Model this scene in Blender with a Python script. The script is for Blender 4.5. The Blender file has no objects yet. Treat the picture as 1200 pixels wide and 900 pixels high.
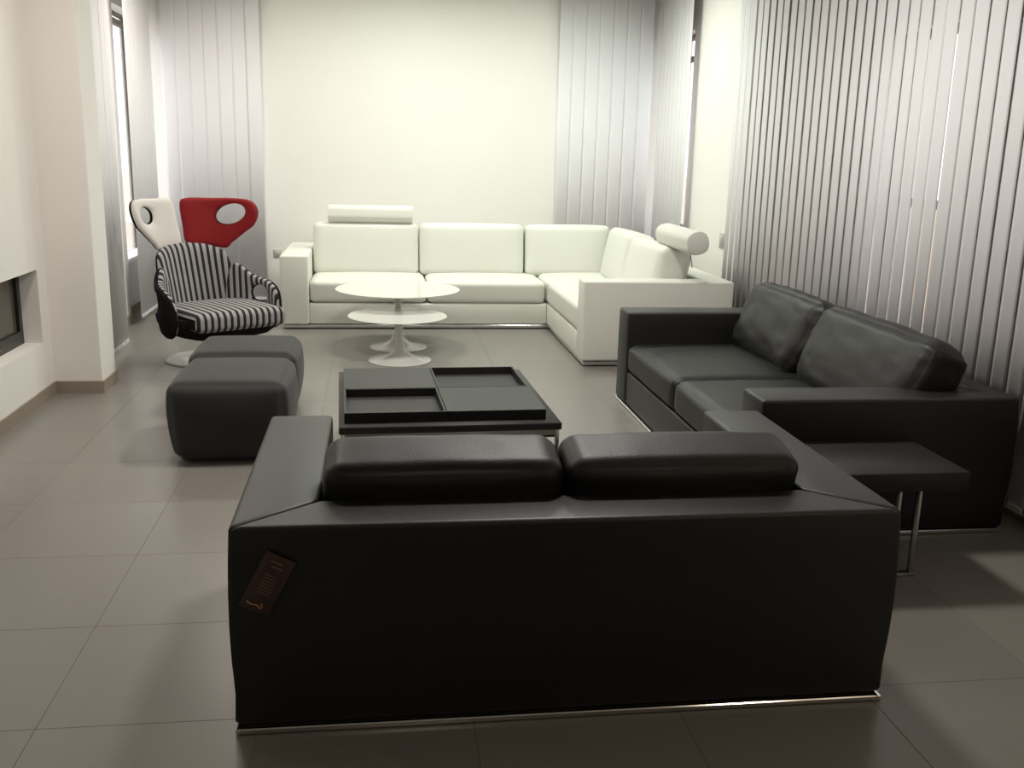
import bpy, bmesh, math, random
from mathutils import Vector, Matrix, noise

# ---------------------------------------------------------------- camera
S = bpy.context.scene
C = S.collection
cam_d = bpy.data.cameras.new('camera'); cam = bpy.data.objects.new('camera', cam_d); C.objects.link(cam)
S.camera = cam
cam_d.sensor_width = 36.0; cam_d.lens = 36.0 * 1150 / 1200; cam_d.clip_start = 0.05; cam_d.clip_end = 200
PITCH, YAW, ROLL, CAM_H = 0.232939, 0.139742, 0.024834, 1.62
cy, sy, cp, sp = math.cos(YAW), math.sin(YAW), math.cos(PITCH), math.sin(PITCH)
f_ = Vector((sy*cp, cy*cp, -sp)); r_ = Vector((cy, -sy, 0)); u_ = r_.cross(f_)
r2 = math.cos(ROLL)*r_ + math.sin(ROLL)*u_; u2 = -math.sin(ROLL)*r_ + math.cos(ROLL)*u_
M = Matrix((r2, u2, -f_)).transposed().to_4x4(); M.translation = (0, 0, CAM_H)
cam.matrix_world = M

# ---------------------------------------------------------------- world
W = bpy.data.worlds.new('world'); S.world = W; W.use_nodes = True
bg = W.node_tree.nodes['Background']; bg.inputs['Color'].default_value = (0.93, 0.96, 1.0, 1); bg.inputs['Strength'].default_value = 3.0

# ---------------------------------------------------------------- lights (recessed ceiling lamps above the frame)
CEIL = 3.35
def lamp(x, y, size, power, col, spread=math.radians(170)):
    d = bpy.data.lights.new('ceiling_lamp', 'AREA'); d.shape = 'DISK'; d.size = size; d.energy = power; d.color = col
    d.spread = spread
    o = bpy.data.objects.new('ceiling_lamp', d); C.objects.link(o); o.location = (x, y, CEIL - 0.012)
    return o
COOL = (0.93, 1.0, 0.90); WARM = (1.0, 0.89, 0.80); NEUT = (1.0, .96, .90); WARM2 = (1.0, .82, .62)
LAMPS = [(0.3, 8.85, .5, 37, COOL), (1.75, 8.7, .5, 36, COOL), (-1.3, 8.8, .4, 22, WARM),
         (-1.1, 5.2, .4, 28, WARM), (1.0, 4.9, .45, 66, NEUT),
         (0.3, -1.6, .4, 8, WARM2), (2.5, 0.6, .4, 9, WARM2)]
for a in LAMPS: lamp(*a)

# ---------------------------------------------------------------- exposure
vs = S.view_settings; S.display_settings.display_device = 'sRGB'
vs.view_transform = 'Standard'; vs.look = 'None'; vs.gamma = 1; vs.use_curve_mapping = False; vs.exposure = 0.0

R = random.Random(7)

# ---------------------------------------------------------------- materials
def mat(name, col, rough=.5, metal=0, spec=.5, bump=0, bscale=200, var=0, vscale=3, coat=0, transl=0, sheen=0):
    m = bpy.data.materials.new(name); m.use_nodes = True; nt = m.node_tree; N = nt.nodes; L = nt.links
    b = N['Principled BSDF']
    b.inputs['Base Color'].default_value = (*col, 1); b.inputs['Roughness'].default_value = rough
    b.inputs['Metallic'].default_value = metal; b.inputs['Specular IOR Level'].default_value = spec
    b.inputs['Coat Weight'].default_value = coat; b.inputs['Sheen Weight'].default_value = sheen
    tc = N.new('ShaderNodeTexCoord')
    if var:
        n = N.new('ShaderNodeTexNoise'); n.inputs['Scale'].default_value = vscale; n.inputs['Detail'].default_value = 5
        L.new(tc.outputs['Object'], n.inputs['Vector'])
        mr = N.new('ShaderNodeMapRange'); mr.inputs[3].default_value = 1 - var; mr.inputs[4].default_value = 1 + var
        L.new(n.outputs['Fac'], mr.inputs[0])
        mx = N.new('ShaderNodeVectorMath'); mx.operation = 'SCALE'; mx.inputs[0].default_value = col
        L.new(mr.outputs[0], mx.inputs['Scale']); L.new(mx.outputs[0], b.inputs['Base Color'])
    if bump:
        n = N.new('ShaderNodeTexNoise'); n.inputs['Scale'].default_value = bscale; n.inputs['Detail'].default_value = 3
        L.new(tc.outputs['Object'], n.inputs['Vector'])
        bp = N.new('ShaderNodeBump'); bp.inputs['Strength'].default_value = bump; bp.inputs['Distance'].default_value = .002
        L.new(n.outputs['Fac'], bp.inputs['Height']); L.new(bp.outputs[0], b.inputs['Normal'])
    if transl:
        t = N.new('ShaderNodeBsdfTranslucent'); t.inputs['Color'].default_value = (*col, 1)
        mix = N.new('ShaderNodeMixShader'); mix.inputs[0].default_value = transl
        L.new(b.outputs[0], mix.inputs[1]); L.new(t.outputs[0], mix.inputs[2]); L.new(mix.outputs[0], N['Material Output'].inputs[0])
    return m
WALL = mat('white_plaster', (.86, .84, .80), .85, bump=.15, bscale=60, var=.015, vscale=1.5)
CEILM = mat('ceiling_paint', (.8, .79, .76), .9, var=.01)
GROUT = mat('grout', (.17, .158, .14), .8, var=.05, vscale=20)
SKIRT = mat('skirting_tile', (.30, .25, .20), .5, var=.05, vscale=5)
BLACKL = mat('black_leather', (.011, .011, .0105), .44, spec=.5, bump=.35, bscale=260, var=.15, vscale=6)
BLACKL2 = mat('black_soft_leather', (.012, .012, .0115), .46, spec=.36, bump=.4, bscale=180, var=.15, vscale=6)
WHITEL = mat('white_leather', (.74, .745, .68), .45, bump=.25, bscale=180, var=.01, vscale=4)
CHROME = mat('chrome', (.75, .75, .74), .12, metal=1, var=.02)
STEEL = mat('brushed_steel', (.50, .48, .45), .32, metal=1, var=.04, vscale=30)
OTTO = mat('charcoal_felt', (.022, .022, .021), .8, bump=.4, bscale=300, var=.12, vscale=8, sheen=.12)
WOOD = mat('black_stained_oak', (.017, .0165, .0155), .52, spec=.4, bump=.25, bscale=90, var=.2, vscale=14)
WOODIN = mat('tray_black_lining', (.022, .022, .020), .65, var=.1, vscale=10)
LACQ = mat('white_lacquer', (.80, .80, .76), .22, coat=.3, var=.01)
SLAT = mat('blind_fabric', (.88, .865, .89), .8, bump=.2, bscale=240, var=.01, transl=.12)
RAIL = mat('blind_aluminium', (.7, .7, .7), .4, metal=.6, var=.02)
FRAME = mat('window_frame_brown', (.12, .095, .08), .5, var=.06)
PLATE = mat('socket_plastic', (.50, .49, .44), .4, var=.02)
SHELLB = mat('black_wool_shell', (.006, .006, .006), .9, spec=.15, bump=.3, bscale=300, var=.1)
REDW = mat('red_wool', (.25, .005, .008), .9, bump=.4, bscale=350, var=.06, vscale=12)
CREAMW = mat('white_wool', (.72, .68, .645), .85, bump=.3, bscale=350, var=.02, vscale=12)
TAGM = mat('tag_card', (.055, .030, .026), .35, var=.4, vscale=25)
TAGP = mat('tag_print', (.20, .12, .09), .4, var=.2, vscale=60)
TAGG = mat('tag_gold', (.45, .26, .14), .35, metal=.4, var=.2, vscale=60)
STOVE = mat('stove_black_steel', (.012, .011, .011), .35, var=.1)
GLASSD = mat('stove_glass', (.10, .085, .065), .12, var=.1, vscale=2)
PARAPET = mat('sunlit_parapet', (.75, .58, .42), .9, var=.05)
TERRACE = mat('terrace_paving', (.5, .42, .34), .8, var=.08)
BULB = mat('lamp_trim', (.8, .8, .78), .4, var=.01)

def glass():
    m = bpy.data.materials.new('window_glass'); m.use_nodes = True; N = m.node_tree.nodes; L = m.node_tree.links
    N.remove(N['Principled BSDF'])
    t = N.new('ShaderNodeBsdfTransparent'); g = N.new('ShaderNodeBsdfGlossy'); g.inputs['Roughness'].default_value = .02
    lw = N.new('ShaderNodeLayerWeight'); lw.inputs[0].default_value = .5
    fr = N.new('ShaderNodeMath'); fr.operation = 'POWER'; fr.inputs[1].default_value = 4; L.new(lw.outputs['Facing'], fr.inputs[0])
    mx = N.new('ShaderNodeMixShader'); L.new(fr.outputs[0], mx.inputs[0]); L.new(t.outputs[0], mx.inputs[1]); L.new(g.outputs[0], mx.inputs[2])
    L.new(mx.outputs[0], N['Material Output'].inputs[0]); return m
GLASS = glass()

def tile_mat():
    m = bpy.data.materials.new('grey_porcelain_tile'); m.use_nodes = True; N = m.node_tree.nodes; L = m.node_tree.links
    b = N['Principled BSDF']; g = N.new('ShaderNodeNewGeometry')
    n = N.new('ShaderNodeTexNoise'); n.inputs['Scale'].default_value = 1.3; n.inputs['Detail'].default_value = 6
    L.new(g.outputs['Position'], n.inputs['Vector'])
    n2 = N.new('ShaderNodeTexNoise'); n2.inputs['Scale'].default_value = 70; n2.inputs['Detail'].default_value = 4
    L.new(g.outputs['Position'], n2.inputs['Vector'])
    oi = N.new('ShaderNodeObjectInfo')
    a = N.new('ShaderNodeMath'); a.operation = 'MULTIPLY_ADD'; a.inputs[1].default_value = .10; a.inputs[2].default_value = .89
    L.new(n.outputs['Fac'], a.inputs[0])
    a2 = N.new('ShaderNodeMath'); a2.operation = 'MULTIPLY_ADD'; a2.inputs[1].default_value = .08
    L.new(n2.outputs['Fac'], a2.inputs[0]); L.new(a.outputs[0], a2.inputs[2])
    a3 = N.new('ShaderNodeMath'); a3.operation = 'MULTIPLY_ADD'; a3.inputs[1].default_value = .05
    L.new(oi.outputs['Random'], a3.inputs[0]); L.new(a2.outputs[0], a3.inputs[2])
    v = N.new('ShaderNodeVectorMath'); v.operation = 'SCALE'; v.inputs[0].default_value = (.222, .208, .187)
    L.new(a3.outputs[0], v.inputs['Scale']); L.new(v.outputs[0], b.inputs['Base Color'])
    r = N.new('ShaderNodeMapRange'); r.inputs[3].default_value = .24; r.inputs[4].default_value = .36
    L.new(n2.outputs['Fac'], r.inputs[0]); L.new(r.outputs[0], b.inputs['Roughness'])
    return m
TILE = tile_mat()

def stripe_mat():
    m = bpy.data.materials.new('striped_wool'); m.use_nodes = True; N = m.node_tree.nodes; L = m.node_tree.links
    b = N['Principled BSDF']; b.inputs['Roughness'].default_value = .85
    uv = N.new('ShaderNodeUVMap'); uv.uv_map = 'uv'
    s = N.new('ShaderNodeSeparateXYZ'); L.new(uv.outputs[0], s.inputs[0])
    d = N.new('ShaderNodeMath'); d.operation = 'DIVIDE'; d.inputs[1].default_value = .050; L.new(s.outputs[0], d.inputs[0])
    fr = N.new('ShaderNodeMath'); fr.operation = 'FRACT'; L.new(d.outputs[0], fr.inputs[0])
    gt = N.new('ShaderNodeMath'); gt.operation = 'GREATER_THAN'; gt.inputs[1].default_value = .46; L.new(fr.outputs[0], gt.inputs[0])
    mx = N.new('ShaderNodeMix'); mx.data_type = 'RGBA'; L.new(gt.outputs[0], mx.inputs['Factor'])
    mx.inputs['A'].default_value = (.012, .011, .014, 1); mx.inputs['B'].default_value = (.36, .34, .34, 1)
    L.new(mx.outputs['Result'], b.inputs['Base Color'])
    n = N.new('ShaderNodeTexNoise'); n.inputs['Scale'].default_value = 300
    bp = N.new('ShaderNodeBump'); bp.inputs['Strength'].default_value = .3; bp.inputs['Distance'].default_value = .002
    L.new(n.outputs['Fac'], bp.inputs['Height']); L.new(bp.outputs[0], b.inputs['Normal'])
    return m
STRIPE = stripe_mat()

# ---------------------------------------------------------------- helpers
def link(name, me, m, parent=None):
    o = bpy.data.objects.new(name, me); C.objects.link(o)
    for x in (m if isinstance(m, (list, tuple)) else [m]): me.materials.append(x)
    if parent: o.parent = parent
    return o
def obj(name, bm, m, parent=None, smooth=False, matrix=None):
    bmesh.ops.recalc_face_normals(bm, faces=bm.faces)
    me = bpy.data.meshes.new(name); bm.to_mesh(me); bm.free()
    if smooth:
        for p in me.polygons: p.use_smooth = True
    o = link(name, me, m, parent)
    if matrix is not None: o.matrix_local = matrix
    return o
def tag(o, label=None, cat=None, group=None, kind=None):
    if label: o['label'] = label
    if cat: o['category'] = cat
    if group: o['group'] = group
    if kind: o['kind'] = kind
    return o
def thing(name, loc, label, cat, rz=0, group=None):
    o = bpy.data.objects.new(name, None); C.objects.link(o); o.location = loc; o.rotation_euler = (0, 0, rz)
    o.empty_display_size = .1
    return tag(o, label, cat, group)
def box(bm, x0, x1, y0, y1, z0, z1, bev=0, seg=2):
    vs_ = [bm.verts.new((x, y, z)) for z in (z0, z1) for x, y in ((x0, y0), (x1, y0), (x1, y1), (x0, y1))]
    fs = [(3, 2, 1, 0), (4, 5, 6, 7), (0, 1, 5, 4), (1, 2, 6, 5), (2, 3, 7, 6), (3, 0, 4, 7)]
    faces = [bm.faces.new([vs_[i] for i in f]) for f in fs]
    if bev:
        ed = list({e for f in faces for e in f.edges})
        bmesh.ops.bevel(bm, geom=ed, offset=bev, segments=seg, profile=.5, affect='EDGES')
def boxo(name, dims, m, parent=None, bev=0, seg=2, smooth=False):
    bm = bmesh.new(); box(bm, *dims, bev=bev, seg=seg); return obj(name, bm, m, parent, smooth=smooth or bev > 0.0)
def struct(name, dims, m, parent=None, bev=0):
    o = boxo(name, dims, m, parent, bev)
    for p in o.data.polygons: p.use_smooth = False
    if not parent: o['kind'] = 'structure'
    return o
def prism(poly, z0, z1, bev=.01, cuts=0, deform=None, seg=3):
    bm = bmesh.new()
    lo = [bm.verts.new((x, y, z0)) for x, y in poly]; hi = [bm.verts.new((x, y, z1)) for x, y in poly]
    bm.faces.new(lo[::-1]); bm.faces.new(hi); n = len(poly)
    for i in range(n): bm.faces.new((lo[i], lo[(i+1) % n], hi[(i+1) % n], hi[i]))
    bmesh.ops.bevel(bm, geom=list(bm.edges), offset=bev, segments=seg, profile=.5, affect='EDGES')
    if cuts:
        for k in range(1, cuts+1):
            z = z0 + (z1-z0)*k/(cuts+1)
            bmesh.ops.bisect_plane(bm, geom=list(bm.verts)+list(bm.edges)+list(bm.faces), plane_co=(0, 0, z), plane_no=(0, 0, 1))
    if deform:
        for v in bm.verts: v.co = deform(v.co)
    return bm
def autosmooth(o, ang=40):
    me = o.data
    for p in me.polygons: p.use_smooth = True
    bm = bmesh.new(); bm.from_mesh(me)
    for e in bm.edges:
        if len(e.link_faces) == 2 and e.calc_face_angle(0) > math.radians(ang): e.smooth = False
    bm.to_mesh(me); bm.free()
    return o
def tube(bm, pts, r, n=8, closed=False):
    pts = [Vector(p) for p in pts]; rings = []
    for i, p in enumerate(pts):
        if closed: t = pts[(i+1) % len(pts)] - pts[i-1]
        else: t = pts[min(i+1, len(pts)-1)] - pts[max(i-1, 0)]
        t.normalize(); a = t.cross(Vector((0, 0, 1)))
        if a.length < .05: a = t.cross(Vector((1, 0, 0)))
        a.normalize(); b = t.cross(a)
        rings.append([bm.verts.new(p + r*(math.cos(2*math.pi*k/n)*a + math.sin(2*math.pi*k/n)*b)) for k in range(n)])
    m = len(rings)
    for i in range(m if closed else m-1):
        A, B = rings[i], rings[(i+1) % m]
        for k in range(n): bm.faces.new((A[k], A[(k+1) % n], B[(k+1) % n], B[k]))
    if not closed: bm.faces.new(rings[0][::-1]); bm.faces.new(rings[-1])
def lathe(bm, prof, n=48):
    rings = []
    for r, z in prof:
        if r < 1e-5: rings.append([bm.verts.new((0, 0, z))])
        else: rings.append([bm.verts.new((r*math.cos(2*math.pi*k/n), r*math.sin(2*math.pi*k/n), z)) for k in range(n)])
    for A, B in zip(rings, rings[1:]):
        for k in range(n):
            k2 = (k+1) % n
            if len(A) == 1 and len(B) == 1: continue
            if len(A) == 1: bm.faces.new((A[0], B[k], B[k2]))
            elif len(B) == 1: bm.faces.new((A[k], A[k2], B[0]))
            else: bm.faces.new((A[k], A[k2], B[k2], B[k]))
def cushion(size, r=.05, puff=(0, 0, 0), n=22, wr=0, seed=0, wscale=(6, 6, 6), seam=True, shape=None, pw=.72):
    """closed cushion with round edges, crowned faces, a pressed seam around the middle and soft creases"""
    hx, hy, hz = [s/2 for s in size]
    bm = bmesh.new(); bmesh.ops.create_cube(bm, size=2)
    bmesh.ops.subdivide_edges(bm, edges=list(bm.edges), cuts=n, use_grid_fill=True)
    so = Vector((seed*3.1, seed*1.7, seed*5.3))
    for v in bm.verts:
        p = [math.copysign(abs(c)**pw, c) for c in v.co]
        q = Vector((p[0]*hx, p[1]*hy, p[2]*hz))
        inner = Vector((max(-hx+r, min(hx-r, q.x)), max(-hy+r, min(hy-r, q.y)), max(-hz+r, min(hz-r, q.z))))
        d = q - inner
        nrm = d.normalized() if d.length > 1e-6 else Vector((0, 0, 1))
        if d.length > 1e-6: q = inner + nrm*min(r, d.length if d.length < r*.999 and sum(abs(c) > .999 for c in p) == 0 else r)
        w = [1-c*c for c in p]
        q.x += puff[0]*p[0]*w[1]**.6*w[2]**.6*(abs(p[0])**2)
        q.y += puff[1]*p[1]*w[0]**.6*w[2]**.6*(abs(p[1])**2)
        q.z += puff[2]*p[2]*w[0]**.6*w[1]**.6*(abs(p[2])**2)
        if wr:
            s_ = Vector((q.x*wscale[0], q.y*wscale[1], q.z*wscale[2])) + so
            k = noise.fractal(s_, 1.0, 2.0, 3)
            k = -abs(k)
            q += nrm*k*wr if d.length > 1e-6 else Vector((0, 0, 0))
        if shape: q = shape(q, p)
        v.co = q
    return bm
def mtx(loc, rx=0, ry=0, rz=0):
    return Matrix.Translation(loc) @ Matrix.Rotation(rz, 4, 'Z') @ Matrix.Rotation(ry, 4, 'Y') @ Matrix.Rotation(rx, 4, 'X')

# ================================================================= SETTING
XL, XR, YB, YF = -2.24, 3.00, 10.45, -9.0
floor = struct('floor', (-3.2, 3.6, YF, YB+.4, -.15, -.002), GROUT)
P_ = .617
tb = bmesh.new(); box(tb, -P_/2+.0006, P_/2-.0006, -P_/2+.0006, P_/2-.0006, -.012, 0)
bmesh.ops.bevel(tb, geom=[e for e in tb.edges if all(v.co.z > -.001 for v in e.verts)], offset=.0007, segments=1, affect='EDGES')
tme = bpy.data.meshes.new('tile'); tb.to_mesh(tme); tb.free(); tme.materials.append(TILE)
for j in range(-3, 13):
    for i in range(-3, 7):
        x = -.965 + (i+.5)*P_; y = 2.622 + (j+.5)*P_
        if x-P_/2 > XR+.1 or x+P_/2 < -2.85 or y-P_/2 > YB: continue
        t = bpy.data.objects.new('tile', tme); C.objects.link(t); t.location = (x, y, 0); t.parent = floor
# floor beyond the counted tiles, behind the camera
o = boxo('tile_field', (-3.2, 3.6, YF, 2.622-3*P_, -.004, 0), TILE, floor)
struct('ceiling', (-3.2, 3.6, YF, YB+.4, CEIL, CEIL+.15), CEILM)

# --- left: fireplace wall with niche
FX = -2.10
bm = bmesh.new()
N0, N1, NZ0, NZ1 = 5.25, 6.45, .365, .83
box(bm, -2.7, FX, YF, N0, 0, CEIL); box(bm, -2.7, FX, N1, 6.61, 0, CEIL)
box(bm, -2.7, FX, N0, N1, 0, NZ0); box(bm, -2.7, FX, N0, N1, NZ1, CEIL)
box(bm, -2.7, FX-.35, N0, N1, NZ0, NZ1)
wl = obj('wall_left', bm, WALL); wl['kind'] = 'structure'
bm = bmesh.new(); box(bm, -2.7, -1.80, 6.61, 6.95, 0, CEIL, bev=.004, seg=1)
wp = obj('wall_left_pillar', bm, WALL); wp['kind'] = 'structure'
st = thing('fireplace_insert', (FX-.11, (N0+N1)/2, NZ0), 'black framed glass fireplace insert set in the niche of the left wall', 'fireplace')
hl = (N1-N0)/2
bm = bmesh.new()
box(bm, -.2, 0, -hl+.0, -hl+.05, 0, NZ1-NZ0); box(bm, -.2, 0, hl-.055, hl-.002, 0, NZ1-NZ0-.002)
box(bm, -.2, 0, -hl+.05, hl-.055, 0, .085); box(bm, -.2, 0, -hl+.05, hl-.055, NZ1-NZ0-.03, NZ1-NZ0-.002)
obj('frame', bm, STOVE, st)
boxo('glass_door', (-.06, -.02, -hl+.05, hl-.055, .085, NZ1-NZ0-.03), GLASSD, st)
boxo('handle', (0, .012, -.2, .2, .035, .05), STOVE, st, bev=.003)

# --- left wall beyond the pillar, with two windows
bm = bmesh.new()
box(bm, -2.45, XL, 6.95, 7.2, 0, CEIL); box(bm, -2.45, XL, 8.0, 9.32, 0, CEIL)
box(bm, -2.45, XL, 7.2, 8.0, 0, .9); box(bm, -2.45, XL, 7.2, 8.0, 2.6, CEIL)
box(bm, -2.45, XL-.10, 9.32, 10.44, 0, .55); box(bm, -2.45, XL, 9.32, 10.44, 2.78, CEIL)
box(bm, -2.45, XL, 10.44, YB+.2, 0, CEIL)
o = obj('wall_left_far', bm, WALL); o['kind'] = 'structure'
# --- back wall with two corner windows behind blinds
bm = bmesh.new()
BT = YB+.2
box(bm, XL, -2.08, YB, BT, 0, CEIL); box(bm, -2.08, -1.25, YB, BT, 0, .55); box(bm, -2.08, -1.25, YB, BT, 2.78, CEIL)
box(bm, -1.25, 2.02, YB, BT, 0, CEIL)
box(bm, 2.02, 2.82, YB, BT, 0, .55); box(bm, 2.02, 2.82, YB, BT, 2.78, CEIL); box(bm, 2.82, XR+.25, YB, BT, 0, CEIL)
o = obj('wall_back', bm, WALL); o['kind'] = 'structure'
# --- right wall: corner window and long window
bm = bmesh.new()
XO = XR+.25
box(bm, XR, XO, 10.32, YB, 0, CEIL); box(bm, XR, XO, 9.47, 10.32, 0, .88); box(bm, XR, XO, 9.47, 10.32, 2.78, CEIL)
box(bm, XR, XO, 5.70, 9.47, 0, CEIL)
box(bm, XR, XO, 4.98, 5.70, 0, .12); box(bm, XR, XO, 4.98, 5.70, 2.34, CEIL)
box(bm, XR, XO, YF, 4.98, 0, CEIL)
o = obj('wall_right', bm, WALL); o['kind'] = 'structure'
struct('wall_front', (-3.2, 3.6, YF-.2, YF, 0, CEIL), WALL)

def window(n, axis, fixed, a0, a1, z0, z1, mull=(), trans=(), k=.045, fm=None):
    """frame + panes; axis 'x': window lies in a plane x=fixed, spans y a0..a1"""
    w = bpy.data.objects.new('window_%d' % n, None); C.objects.link(w); w['kind'] = 'structure'
    def bb(bm, s0, s1, t0, t1, d=.03):
        if axis == 'x': box(bm, fixed-d, fixed+d, s0, s1, t0, t1)
        else: box(bm, s0, s1, fixed-d, fixed+d, t0, t1)
    fm = fm or FRAME; bm = bmesh.new()
    bb(bm, a0, a0+k, z0, z1); bb(bm, a1-k, a1, z0, z1); bb(bm, a0+k, a1-k, z0, z0+k); bb(bm, a0+k, a1-k, z1-k, z1)
    obj('window_frame', bm, fm, w)
    us = [a0+k] + list(mull) + [a1-k]; vs2 = [z0+k] + list(trans) + [z1-k]
    for mval in mull:
        bm = bmesh.new(); bb(bm, mval-.025, mval+.025, z0+k, z1-k, .025); obj('mullion', bm, FRAME, w)
    for t_ in trans:
        bm = bmesh.new(); bb(bm, a0+k, a1-k, t_-.025, t_+.025, .024); obj('transom', bm, FRAME, w)
    for i in range(len(us)-1):
        for j in range(len(vs2)-1):
            bm = bmesh.new(); bb(bm, us[i], us[i+1], vs2[j], vs2[j+1], .004); obj('pane', bm, GLASS, w)
    return w
window(1, 'x', -2.36, 7.2, 8.0, .9, 2.6)
window(2, 'x', -2.40, 9.32, 10.44, .55, 2.78, trans=(2.70,), k=.02)
window(3, 'y', YB+.12, -2.08, -1.25, .55, 2.78)
window(4, 'y', YB+.12, 2.02, 2.82, .55, 2.78)
window(5, 'x', XR+.13, 9.47, 10.32, .88, 2.78, trans=(2.55,))
window(6, 'x', XR+.10, 4.98, 5.70, .12, 2.34, mull=(), trans=(1.385,))
struct('trim_1', (XL-.16, XL-.005, 9.33, 10.43, .55, .575), WALL)

# skirting tiles
SH, ST_ = .08, .012
struct('baseboard_left', (FX, FX+ST_, YF, 6.61-ST_, 0, SH), SKIRT)
bm = bmesh.new(); box(bm, FX+ST_, -1.80+ST_, 6.61-ST_, 6.61, 0, SH); box(bm, -1.80, -1.80+ST_, 6.61, 6.95, 0, SH)
o = obj('baseboard_pillar', bm, SKIRT); o['kind'] = 'structure'
bm = bmesh.new(); box(bm, XL, XL+ST_, 6.95, 9.32, 0, SH); box(bm, XL-.10, XL-.10+ST_, 9.32, 10.44, 0, SH)
o = obj('baseboard_left_far', bm, SKIRT); o['kind'] = 'structure'
struct('baseboard_back', (XL+ST_, XR-ST_, YB-ST_, YB, 0, SH), SKIRT)
struct('baseboard_right', (XR-.045, XR, YF, YB-ST_, 0, SH), SKIRT)

# outside
struct('ground_outside', (-14, -3.2, -6, 24, -.35, -.2), TERRACE)
struct('ground_outside_right', (3.6, 14, -6, 24, -.35, -.2), TERRACE)
gw = struct('trim_garden_wall', (6.2, 6.4, 2, 24, -.2, 1.18), PARAPET)
gw2 = struct('trim_garden_wall_left', (-6.4, -6.2, 2, 40, -.2, .8), PARAPET)

# ================================================================= BLINDS
def slat_mesh(w, h, curve, th=.0008, n=6):
    bm = bmesh.new(); cols = []
    for i in range(n+1):
        s = i/n*2-1; x = s*w/2; y = -curve*(1-s*s)
        cols.append([bm.verts.new((x, y-th/2, 0)), bm.verts.new((x, y-th/2, h)), bm.verts.new((x, y+th/2, h)), bm.verts.new((x, y+th/2, 0))])
    for A, B in zip(cols, cols[1:]):
        for k in range(4): bm.faces.new((A[k], B[k], B[(k+1) % 4], A[(k+1) % 4]))
    bm.faces.new(cols[0]); bm.faces.new(cols[-1][::-1])
    bmesh.ops.recalc_face_normals(bm, faces=bm.faces)
    me = bpy.data.meshes.new('slat'); bm.to_mesh(me); bm.free(); me.materials.append(SLAT)
    for p in me.polygons: p.use_smooth = p.area > .01
    return me
def blind(label, origin, rz, n, pitch, width, z0, z1, rot, curve=.0015, jit=.004, special={}):
    """slats run along local +x from the origin; local -y faces the room"""
    t = thing('vertical_blind', origin, label, 'blind', rz)
    me = slat_mesh(width, z1-z0-.04, curve)
    for i in range(n):
        s = bpy.data.objects.new('slat', me); C.objects.link(s); s.parent = t
        a = rot + R.uniform(-jit, jit) + special.get(i, 0)
        s.location = ((i+.5)*pitch, 0, z0); s.rotation_euler = (R.uniform(-.0008, .0008), R.uniform(-.0006, .0006), a)
        if i % 2 == 0 or n < 20: pass
    boxo('headrail', (-.02, n*pitch+.02, -.022, .022, z1, z1+.045), RAIL, t, bev=.004)
    bm = bmesh.new()
    for i in range(n): box(bm, (i+.5)*pitch-width*.42, (i+.5)*pitch+width*.42, -.0065, -.0015, -.0+z0+.002, z0+.03)
    obj('bottom_weight', bm, SLAT, t)
    bm = bmesh.new(); tube(bm, [(.0, -.012, z0+.012), (n*pitch, -.012, z0+.012)], .0016, 5); ch = obj('bottom_chain', bm, RAIL, t)
    return t
H0, H1 = .06, 3.28
# right wall: local +x = world -y, local -y = world -x (room side)
blind('tall grey vertical blind covering the right wall behind the black sofas', (2.90, 8.02, 0), -math.pi/2, 40, .1265, .1232, H0, H1, -.065, .0, .008, {19: .02, 20: .03, 22: .058, 23: .05, 24: .052, 25: .058, 26: .05, 27: .05})
blind('white vertical blind on the back wall behind the corner sofa bend', (1.86, YB-.10, 0), 0, 7, .141, .146, H0, H1, .012)
blind('pale vertical blind on the back wall behind the red winged chair', (-2.06, YB-.10, 0), 0, 7, .134, .139, H0, H1, .012)
blind('short white vertical blind over the narrow bright gap in the back right corner', (2.90, 10.25, 0), -math.pi/2, 8, .125, .1285, H0, H1, .012)
blind('white vertical blind hanging in the back left corner behind the white chair wing', (-2.12, 9.18, 0), math.pi/2, 8, .125, .1285, H0, H1, -.012)
blind('pale vertical blind hanging just behind the left pillar', (-1.97, 7.05, 0), math.pi/2, 8, .125, .1285, H0, H1, -.012)

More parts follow.
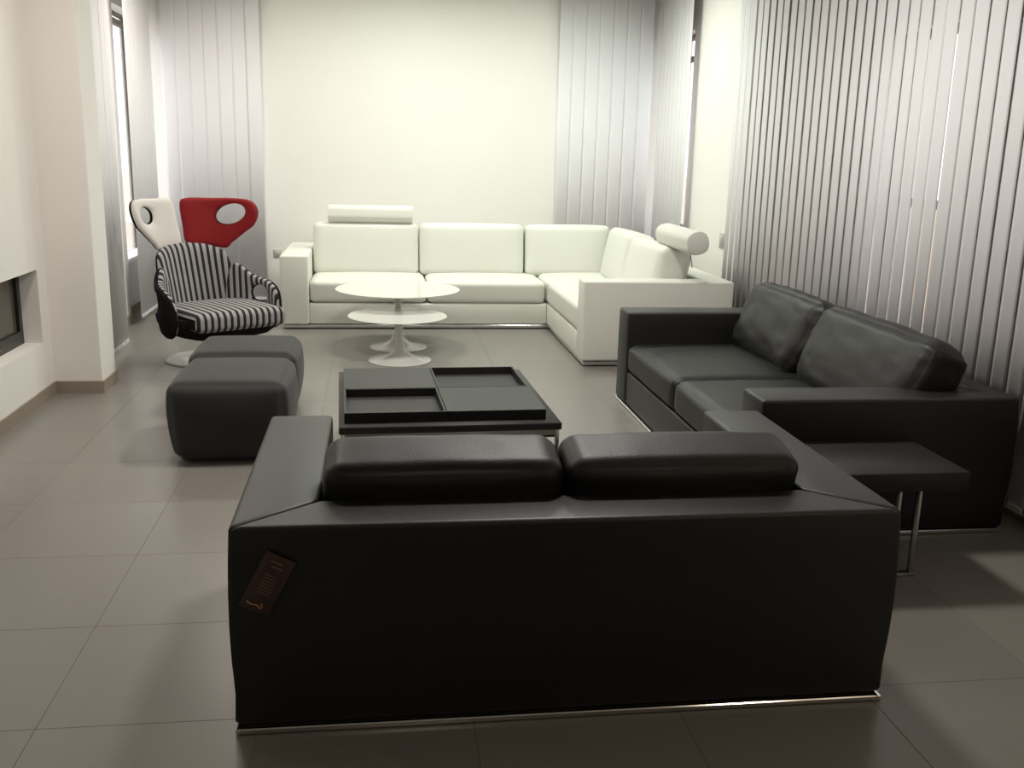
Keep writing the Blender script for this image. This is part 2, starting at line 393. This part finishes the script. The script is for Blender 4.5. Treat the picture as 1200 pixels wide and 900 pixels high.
# ================================================================= BLACK SOFAS
def block_sofa(W_, D_, arm_a, back_b, loc, rz, label, seed, bc, spans):
    t = thing('leather_sofa', loc, label, 'sofa', rz)
    H_, z0 = .625, .024; h = W_/2
    def deform(v):
        k = (v.z-z0)/(H_-z0); bul = .010*math.sin(math.pi*min(1, max(0, k))) - .006*(1-k)**2
        q = v.copy()
        if abs(abs(v.x)-h) < .03: q.x += math.copysign(bul, v.x)
        if v.y < .03: q.y -= bul
        return q
    for s in (-1, 1):
        poly = [(s*h, 0), (s*h, D_), (s*(h-arm_a), D_), (s*(h-arm_a), back_b)]
        if s > 0: pass
        else: poly = poly[::-1]
        autosmooth(obj('armrest', prism(poly, z0, H_, .015, 5, deform), BLACKL, t), 35)
    poly = [(-h, 0), (h, 0), (h-arm_a, back_b), (-h+arm_a, back_b)]
    autosmooth(obj('back_panel', prism(poly, z0, H_, .015, 5, deform), BLACKL, t), 35)
    boxo('seat_base', (-h+arm_a, h-arm_a, back_b, D_-.01, z0, .235), BLACKL, t, bev=.012, seg=3)
    # chrome skid all around and feet
    bm = bmesh.new(); q = .012
    for x0, x1, y0, y1 in ((-h+q, h-q, q-.015, q), (-h+q, h-q, D_-q, D_-q+.015), (-h+q-.015, -h+q, q-.015, D_-q+.015), (h-q, h-q+.015, q-.015, D_-q+.015)):
        box(bm, x0, x1, y0, y1, .003, .020, bev=.003, seg=1)
    obj('chrome_plinth', bm, CHROME, t)
    for x in (-h+.12, h-.12):
        for y in (.12, D_-.12):
            bm = bmesh.new(); lathe(bm, [(0, 0), (.022, 0), (.022, .045), (0, .045)], 16)
            obj('foot', bm, STOVE, t, matrix=mtx((x, y, 0)))
    iw = W_-2*arm_a; cw = iw/2
    for k, s in enumerate((-1, 1)):
        bm = cushion((cw-.008, D_-back_b-.01, .19), .05, (0, .01, .022), wr=.006, seed=seed+k, wscale=(2.5, 14, 4))
        c = obj('seat_cushion', bm, BLACKL2, t, smooth=True, matrix=mtx((s*cw/2, back_b+(D_-back_b)/2, .232+.095)))
        hw, hd = (cw-.008)/2, (D_-back_b-.01)/2
        bm = bmesh.new()
        tube(bm, [(-hw+.03, hd-.007, .066), (hw-.03, hd-.007, .066)], .0035, 6); obj('piping', bm, BLACKL2, c)
        # back cushion leaning on the back panel
        def shp(q, p):
            q = q.copy()
            q.y += .035*(1-abs(p[0]))*p[2]*.2
            q.x *= 1 - .09*max(0, -p[2]) if len(spans) and bc[0] > .4 else 1
            return q
        b0, b1 = spans[k]; bm = cushion((b1-b0-.006, .23, bc[0]), bc[4], (.012, .035, bc[5]), wr=bc[6], seed=seed+5+k, wscale=(4, 3, 9), shape=shp)
        obj('back_cushion', bm, BLACKL2, t, smooth=True, matrix=mtx(((b0+b1)/2, back_b+bc[1], bc[2]), rx=math.radians(bc[3])))
    return t
block_sofa(1.925, 1.14, .23, .20, (.562, 2.535, 0), 0, 'nearest black leather sofa seen from behind with a tag on its back', 3, (.36, .135, .566, 12, .05, .006, .005), ((-.72, -.008), (.002, .735)))
block_sofa(2.52, 1.18, .235, .20, (2.785, 5.08, 0), math.pi/2, 'black leather sofa with large back cushions along the right blinds', 21, (.465, .125, .600, 25, .075, .02, .015), ((-1.12, .03), (.04, 1.045)))

# hang tag on the near sofa
ctr = Vector((-.315, 2.523, .508))
t = thing('hang_tag', (-.300, 2.5195, .465), 'dark brown printed card tag stuck on the rear of the nearest sofa', 'tag')
A = math.radians(-25)
tm = mtx((0, 0, 0), ry=math.radians(27))
boxo('card', (-.043, .043, -.0015, .0015, -.087, .087), TAGM, t, bev=.001, seg=1).matrix_local = tm
bm = bmesh.new()
for k in range(7): box(bm, -.022+R.uniform(0, .006), .022-R.uniform(0, .008), -.0021, -.0016, -.030+k*.009, -.027+k*.009)
obj('printed_lines', bm, TAGP, t, matrix=tm)
bm = bmesh.new()
for k, (a, b) in enumerate(((-.012, .018), (-.02, .012))): box(bm, a, b, -.0021, -.0016, .050+k*.014, .055+k*.014)
obj('printed_heading', bm, TAGP, t, matrix=tm)
bm = bmesh.new(); tube(bm, [(-.03, -.002, -.066), (-.015, -.002, -.070), (0, -.002, -.066), (.014, -.002, -.072)], .0022, 5); tube(bm, [(.010, -.002, -.058), (.016, -.002, -.066), (.012, -.002, -.073)], .003, 5)
obj('gold_emblem', bm, TAGG, t, matrix=tm)

# ================================================================= WHITE CORNER SOFA
ws = thing('corner_sofa', (0, 0, 0), 'large white leather corner sofa in front of the back wall', 'sofa')
x0, xa, x1 = -.86, -.61, 2.76
yf, yb = 8.975, 10.25
Hh, zb = .668, .045
autosmooth(obj('armrest', prism([(x0, yf-.03), (xa, yf-.03), (xa, yb-.22), (x0, yb)], zb, Hh, .018, 0), WHITEL, ws), 35)
autosmooth(obj('back_panel', prism([(xa, yb-.22), (x1-.22, yb-.22), (x1, yb), (x0, yb)], zb, Hh, .018, 0), WHITEL, ws), 35)
autosmooth(obj('back_panel', prism([(x1-.22, 7.53), (x1, 7.31), (x1, yb), (x1-.22, yb-.22)], zb, Hh, .018, 0), WHITEL, ws), 35)
autosmooth(obj('armrest', prism([(1.565, 7.31), (x1, 7.31), (x1-.22, 7.53), (1.565, 7.53)], zb, Hh, .018, 0), WHITEL, ws), 35)
boxo('seat_base', (xa, 1.575, yf, yb-.22, zb, .235), WHITEL, ws, bev=.014, seg=3)
boxo('seat_base', (1.575, x1-.22, 7.53, yb-.22, zb, .235), WHITEL, ws, bev=.014, seg=3)
def wc(name, cx, cy_, cz, sx, sy_, sz, r=.045, puff=(0, 0, .015), rx=0, rz=0, ry=0, wr=.002, seed=0):
    return obj(name, cushion((sx, sy_, sz), r, puff, n=16, wr=wr, seed=seed, wscale=(3, 3, 3)), WHITEL, ws, smooth=True, matrix=mtx((cx, cy_, cz), rx=rx, ry=ry, rz=rz))
sd = yb-.22-yf
wc('seat_cushion', (xa+.455)/2, yf+sd/2, .34, .455-xa-.006, sd, .205, puff=(0, .006, .02), seed=1)
wc('seat_cushion', (.455+1.56)/2, yf+sd/2, .34, 1.56-.455-.006, sd, .205, puff=(0, .006, .02), seed=2)
wc('seat_cushion', (1.57+2.54)/2, (yf+.04+10.03)/2, .345, .97, 10.03-yf-.04, .215, puff=(.004, 0, .02), seed=3)
wc('seat_cushion', (1.57+2.54)/2, (7.54+yf+.03)/2, .345, .97, yf+.03-7.54, .215, puff=(.006, 0, .02), seed=4)
ln = math.radians(8)
for k, (a, b) in enumerate(((-.60, .40), (.405, 1.43), (1.44, 2.30))):
    wc('back_cushion', (a+b)/2, 9.66, .665, b-a-.008, .26, .50, .055, (.004, .02, .01), rx=-ln, seed=7+k)
wc('back_cushion', 2.33, 9.02, .665, .26, .84, .50, .06, (.02, .006, .01), ry=ln*1.4, seed=12)
wc('back_cushion', 2.33, 8.08, .655, .27, .98, .48, .06, (.02, .006, .01), ry=ln*1.4, seed=13)
def headrest(loc, rz, L_, lean):
    pts = []
    for qx, qy, a0 in ((.02, .02, 0), (-.02, .02, 90), (-.02, -.02, 180), (.02, -.02, 270)):
        for k in range(7):
            a = math.radians(a0+k*15); pts.append((qx+.064*math.cos(a), qy+.064*math.sin(a)))
    bm = prism(pts, -L_/2, L_/2, .012, seg=3)
    for v in bm.verts: v.co = Vector((v.co.z, v.co.x, v.co.y))
    hb = autosmooth(obj('headrest', bm, WHITEL, ws, matrix=mtx(loc, rx=lean, rz=rz)), 50)
    for s in (-1, 1):
        bm = bmesh.new(); tube(bm, [(s*L_*.3, .02, -.05), (s*L_*.3, .03, -.20)], .006, 8); obj('bracket', bm, CHROME, hb)
headrest((-.055, 9.63, 1.0), 0, .80, -ln)
headrest((2.37, 7.52, .985), math.pi/2, .86, -.25)
bm = bmesh.new()
for a in ((x0+.03, 1.6, yf-.012, yf+.004), (x0+.03, x1-.03, yb-.04, yb-.025), (x0+.02, x0+.035, yf-.01, yb-.03), (1.585, 1.60, 7.33, yf), (1.585, x1-.03, 7.325, 7.34), (x1-.04, x1-.025, 7.33, yb-.03)):
    box(bm, *a, .012, .040, bev=.003, seg=1)
obj('chrome_plinth', bm, CHROME, ws)
for x, y in ((-.72, 9.12), (.5, 9.12), (-.72, 10.1), (2.6, 10.1), (1.72, 7.45), (2.6, 7.45), (1.72, 9.12)):
    bm = bmesh.new(); lathe(bm, [(0, 0), (.022, 0), (.022, .045), (0, .045)], 14); obj('foot', bm, STOVE, ws, matrix=mtx((x, y, 0)))

# ================================================================= OTTOMANS
def ottoman(cx, cy_, sx, sy_, sz, label, seed):
    t = thing('ottoman', (cx, cy_, 0), label, 'ottoman', R.uniform(-.01, .01))
    def shp(q, p):
        q = q.copy(); k = (p[2]+1)/2
        s = 1 - .10*(1-k)**2 - .03*k**3
        q.x *= s; q.y *= s; return q
    bm = cushion((sx, sy_, sz-.012), .055, (.035, .035, .018), n=24, shape=shp, pw=.75)
    o = obj('upholstery', bm, OTTO, t, smooth=True, matrix=mtx((0, 0, .012+(sz-.012)/2)))
    hw, hd, zz = sx/2*.955-.012, sy_/2*.955-.012, sz-.048
    bm = bmesh.new(); pts = []
    for k in range(40):
        a = 2*math.pi*k/40; c, s = math.cos(a), math.sin(a)
        pts.append((math.copysign(abs(c)**.28, c)*(hw+.016), math.copysign(abs(s)**.28, s)*(hd+.016), zz))
    tube(bm, pts, .003, 6, closed=True); obj('piping', bm, OTTO, t)
    for x in (-1, 1):
        for y in (-1, 1):
            bm = bmesh.new(); lathe(bm, [(0, 0), (.018, 0), (.018, .03), (0, .03)], 12); obj('foot', bm, STOVE, t, matrix=mtx((x*sx*.34, y*sy_*.34, 0)))
    return t
ottoman(-.770, 5.345, .60, .68, .432, 'dark grey cube ottoman, the nearer of the pair', 1)
ottoman(-.800, 6.15, .62, .62, .415, 'dark grey cube ottoman, the farther one below the striped chair', 2)

# ================================================================= COFFEE TABLE
ct = thing('coffee_table', (.325, 5.005, 0), 'low square black wood coffee table on a chrome frame', 'table', math.radians(2))
hw, hd, TZ = .525, .585, .365
boxo('tabletop', (-hw, hw, -hd, hd, TZ-.035, TZ), WOOD, ct, bev=.003, seg=1)
boxo('lower_panel', (-hw+.02, hw-.02, -hd+.015, hd-.015, TZ-.075, TZ-.062), WOOD, ct, bev=.002, seg=1)
bm = bmesh.new()
for a in ((-hw+.01, hw-.01, -hd+.01, -hd+.03), (-hw+.01, hw-.01, hd-.03, hd-.01), (-hw+.01, -hw+.03, -hd+.03, hd-.03), (hw-.03, hw-.01, -hd+.03, hd-.03)):
    box(bm, *a, TZ-.062, TZ-.035)
obj('rail', bm, STEEL, ct)
for x in (-hw+.02, hw-.02):
    for y in (-hd+.02, hd-.02): boxo('leg', (x-.01, x+.01, y-.01, y+.01, 0, TZ-.035), CHROME, ct, bev=.002, seg=1)
    boxo('floor_bar', (x-.01, x+.01, -hd+.03, hd-.03, 0, .018), CHROME, ct, bev=.002, seg=1)
for i, (sx, sy_, nm, lb) in enumerate(((-1, -1, 'open', 'black tray open upwards, near left of the four on the coffee table'),
                                       (1, 1, 'open', 'black tray open upwards, far right of the four on the coffee table'),
                                       (-1, 1, 'flat', 'black tray turned flat side up, far left of the four on the coffee table'),
                                       (1, -1, 'flat', 'black tray turned flat side up, near right of the four on the coffee table'))):
    w2 = .2385; c = Vector((sx*.2405-.02, sy_*.2425-.04, TZ)); c = Matrix.Rotation(math.radians(2), 3, 'Z') @ Vector((c.x, c.y, 0)) + Vector((.325, 5.005, TZ+.0005))
    t = thing('tray', c, lb, 'tray', math.radians(2), 'four trays on the coffee table')
    hz = .05
    if nm == 'open':
        boxo('tray_base', (-w2, w2, -w2, w2, 0, .008), WOODIN, t)
        bm = bmesh.new(); k = .010
        box(bm, -w2, w2, -w2, -w2+k, .008, hz); box(bm, -w2, w2, w2-k, w2, .008, hz)
        box(bm, -w2, -w2+k, -w2+k, w2-k, .008, hz); box(bm, w2-k, w2, -w2+k, w2-k, .008, hz)
        obj('tray_rim', bm, WOOD, t)
    else:
        boxo('tray_base', (-w2, w2, -w2, w2, hz-.010, hz), WOOD, t)
        bm = bmesh.new(); k = .010
        box(bm, -w2, w2, -w2, -w2+k, 0, hz-.010); box(bm, -w2, w2, w2-k, w2, 0, hz-.010)
        box(bm, -w2, -w2+k, -w2+k, w2-k, 0, hz-.010); box(bm, w2-k, w2, -w2+k, w2-k, 0, hz-.010)
        obj('tray_rim', bm, WOOD, t)

# ================================================================= TULIP TABLES
def tulip(x, y, h, rt, rb, label, tc=(0, 0)):
    t = thing('pedestal_table', (x, y, 0), label, 'table', 0)
    bm = bmesh.new(); lathe(bm, [(0, h-.020), (rt*.86, h-.020), (rt-.004, h-.006), (rt, h-.003), (rt-.002, h), (0, h)], 80)
    obj('tabletop', bm, LACQ, t, matrix=mtx((tc[0], tc[1], 0))); autosmooth(t.children[-1], 30)
    prof = [(0, 0), (rb, 0), (rb, .005), (rb*.93, .010), (rb*.75, .017), (rb*.55, .028), (rb*.36, .048), (rb*.22, .080), (rb*.145, .13), (rb*.115, .18), (rb*.105, h*.62), (rb*.115, h*.8), (rb*.17, h-.045), (rb*.28, h-.026), (rb*.30, h-.0205), (0, h-.0205)]
    bm = bmesh.new(); lathe(bm, prof, 56); obj('pedestal', bm, LACQ, t, smooth=True)
    return t
tulip(.172, 7.595, .352, .385, .247, 'lower round white pedestal side table standing in front', (-.015, .03))
tulip(.172, 8.115, .482, .515, .240, 'taller round white pedestal table behind the lower one', (0, .08))

# ================================================================= SIDE TABLE
t = thing('side_table', (1.98, 3.59, 0), 'low black square side table on steel legs between the two black sofas', 'table')
boxo('tabletop', (-.33, .30, -.235, .215, .375, .45), WOOD, t, bev=.003, seg=1)
for x in (.135, .05):
    boxo('leg', (x-.008, x+.008, -.185, -.16, .012, .375), STEEL, t, bev=.002, seg=1)
boxo('floor_plate', (-.28, -.17, -.155, .13, 0, .012), STEEL, t, bev=.002, seg=1)
boxo('leg', (-.268, -.252, .10, .125, .012, .375), STEEL, t, bev=.002, seg=1)
boxo('leg', (-.198, -.182, .10, .125, .012, .375), STEEL, t, bev=.002, seg=1)
boxo('floor_plate', (-.28, .15, -.19, -.155, 0, .012), STEEL, t, bev=.002, seg=1)

# ================================================================= WING CHAIR
wcx = thing('wing_chair', (-1.19, 7.50, 0), 'striped swivel wing chair with one white and one red headrest wing', 'chair', math.radians(36))
def spline(pts, n):
    out = []; m = len(pts); per = n//m
    for i in range(m):
        p0, p1, p2, p3 = [Vector(pts[(i+k-1) % m]) for k in range(4)]
        for j in range(per):
            t_ = j/per
            out.append(.5*((2*p1) + (-p0+p2)*t_ + (2*p0-5*p1+4*p2-p3)*t_*t_ + (-p0+3*p1-3*p2+p3)*t_**3))
    return out
def pad(outline, place, T, hole=None, ns=96, nt=9, name='pad', mats=None, rimblack=False):
    """pillow-like panel following place(u,v,w); hole = (u,v,ru,rv,rot) or None for a closed panel"""
    O = spline(outline, ns); ns = len(O)
    if hole:
        hc = Vector(hole[:2]); c, s = math.cos(hole[4]), math.sin(hole[4])
    else:
        hc = sum(O, Vector((0, 0)))/ns
    rows = []
    for p in O:
        d = p-hc
        if hole:
            l = Vector((d.x*c+d.y*s, -d.x*s+d.y*c)); q = 1/math.sqrt((l.x/hole[2])**2+(l.y/hole[3])**2); h0 = hc+d*q
        else: h0 = hc+d*.02
        row = []
        for side in (1, -1):
            rng = range(nt+1) if side == 1 else range(nt-1, 0 if hole else -1, -1)
            for k in rng:
                tt = k/nt; tt = .5-.5*math.cos(math.pi*tt) if hole else math.sin(math.pi/2*tt)
                P2 = h0+(p-h0)*tt
                if hole: w = T*(max(0, 1-(2*tt-1)**4))**.5
                else: w = T*(max(0, 1-tt**6))**.5
                row.append((P2, side*w))
        rows.append(row)
    bm = bmesh.new(); uvl = bm.loops.layers.uv.new('uv'); V = []
    info = {}
    for row in rows:
        vr = []
        for P2, w in row:
            v = bm.verts.new(place(P2.x, P2.y, w)); info[v] = (P2, w); vr.append(v)
        V.append(vr)
    m = len(V[0])
    for i in range(len(V)):
        A, B = V[i], V[(i+1) % len(V)]
        for k in range(m if hole else m-1):
            k2 = (k+1) % m
            f = bm.faces.new((A[k], A[k2], B[k2], B[k]))
            wsum = sum(info[v][1] for v in f.verts)
            f.material_index = 1 if (wsum < -T*.2) else 0
            if rimblack and hole and k in (0, m-1): f.material_index = 1
            for lp in f.loops: lp[uvl].uv = info[lp.vert][0]
    if not hole:
        bm.faces.new([V[i][0] for i in range(len(V))]); bm.faces.new([V[i][-1] for i in range(len(V))][::-1])
        bm.faces.ensure_lookup_table(); 
        for lp in bm.faces[-2].loops: lp[uvl].uv = info[lp.vert][0]
        bm.faces[-1].material_index = 1
    return obj(name, bm, mats, wcx, smooth=True)
def place_R(Rr, B, lean, flare=0, v0=.42):
    def f(u, v, w):
        a = u/Rr; r = Rr*(1+flare*(v-v0)) - w
        return Vector((r*math.sin(a), r*math.cos(a)-Rr+B+lean*(v-v0), v))
    return f
PB = place_R(.40, .36, .22, .12)
back = [(-.34, .34), (0, .32), (.34, .34), (.40, .50), (.33, .67), (.285, .80), (.15, .86), (0, .872), (-.15, .86), (-.285, .80), (-.33, .67), (-.40, .50)]
pad(back, PB, .04, None, name='backrest', mats=[STRIPE, SHELLB])
for s in (1, -1):
    PA = place_R(.425, .335, .05, .10)
    out = [(.24, .32), (.46, .28), (.68, .25), (.77, .32), (.785, .43), (.745, .53), (.63, .60), (.46, .64), (.31, .72), (.24, .54)]
    out = [(s*a, b) for a, b in out]
    if s < 0: out = out[::-1]
    pad(out, PA, .032, (s*.535, .50, .085, .066, 0), name='armrest', mats=[STRIPE, SHELLB], rimblack=True)
PW = place_R(.62, .34, .28, .10)
red = [(.03, .86), (.20, .84), (.31, .825), (.36, .865), (.46, .94), (.55, 1.01), (.59, 1.11), (.55, 1.185), (.44, 1.205), (.24, 1.205), (.085, 1.205), (.03, 1.165), (.02, 1.0)]
pad(red, PW, .030, (.385, 1.085, .115, .070, math.radians(24)), name='headrest_wing', mats=[REDW, SHELLB], rimblack=True)['label'] = 'red wool headrest wing with an oval hole'
wht = [(-a*.71, b) for a, b in red][::-1]
pad(wht, PW, .030, (-.288, 1.085, .062, .060, math.radians(-24)), name='headrest_wing', mats=[CREAMW, SHELLB], rimblack=True)['label'] = 'white wool headrest wing with an oval hole'
# shell bowl
def sup(a, rx, ry, e=.62):
    c, s = math.cos(a), math.sin(a); return math.copysign(abs(c)**e, c)*rx, math.copysign(abs(s)**e, s)*ry
bm = bmesh.new(); rings = []; n = 64
for k, z in ((.02, .30), (.35, .302), (.62, .310), (.82, .33), (.93, .36), (.985, .40), (1.0, .44), (.96, .452), (.90, .44), (.5, .42), (.02, .42)):
    rings.append([bm.verts.new((sup(2*math.pi*i/n, .37*k, 0)[0]*1.12, sup(2*math.pi*i/n, 0, .36*k)[1]-.02, .215+(z-.30)*1.25)) for i in range(n)])
for A, B in zip(rings, rings[1:]):
    for i in range(n): bm.faces.new((A[i], A[(i+1) % n], B[(i+1) % n], B[i]))
bm.faces.new(rings[0]); bm.faces.new(rings[-1])
obj('shell', bm, SHELLB, wcx, smooth=True)
bm = cushion((.72, .66, .13), .045, (.0, .0, .02), n=20, pw=.75)
uvl = bm.loops.layers.uv.new('uv')
for f in bm.faces:
    for lp in f.loops: lp[uvl].uv = (lp.vert.co.x, lp.vert.co.y)
for f in bm.faces:
    if abs(f.calc_center_median().x) > .352 and f.calc_center_median().z < .035: f.material_index = 1
obj('seat_cushion', bm, [STRIPE, SHELLB], wcx, smooth=True, matrix=mtx((0, -.07, .385)))
bm = bmesh.new(); lathe(bm, [(0, 0), (.335, 0), (.34, .006), (.31, .014), (.10, .024), (.04, .03), (.032, .05), (.03, .23), (0, .23)], 56)
obj('swivel_base', bm, LACQ, wcx, smooth=True, matrix=mtx((.03, .19, 0)))

# ================================================================= SMALL WALL THINGS
t = thing('wall_socket', (XR, 8.33, .90), 'small grey wall plate on the right wall above the white sofa end', 'socket')
boxo('plate', (-.012, 0, -.045, .045, -.065, .065), PLATE, t, bev=.003, seg=1); boxo('switch', (-.017, -.012, -.02, .02, -.035, .035), PLATE, t, bev=.002, seg=1)
t = thing('wall_socket', (-1.02, YB, .53), 'small beige wall socket low on the back wall left of the white sofa', 'socket')
boxo('plate', (-.04, .04, -.012, 0, -.04, .04), PLATE, t, bev=.003, seg=1); boxo('switch', (-.022, .022, -.016, -.012, -.022, .022), PLATE, t, bev=.002, seg=1)
for i, (x, y, sz, *_r) in enumerate(LAMPS):
    bm = bmesh.new(); lathe(bm, [(sz/2+.005, -.014), (sz/2+.03, -.014), (sz/2+.03, 0), (sz/2+.005, 0), (sz/2+.005, -.014)], 40)
    o = obj('trim_%d' % (i+2), bm, BULB); o.location = (x, y, CEIL); o['kind'] = 'structure'
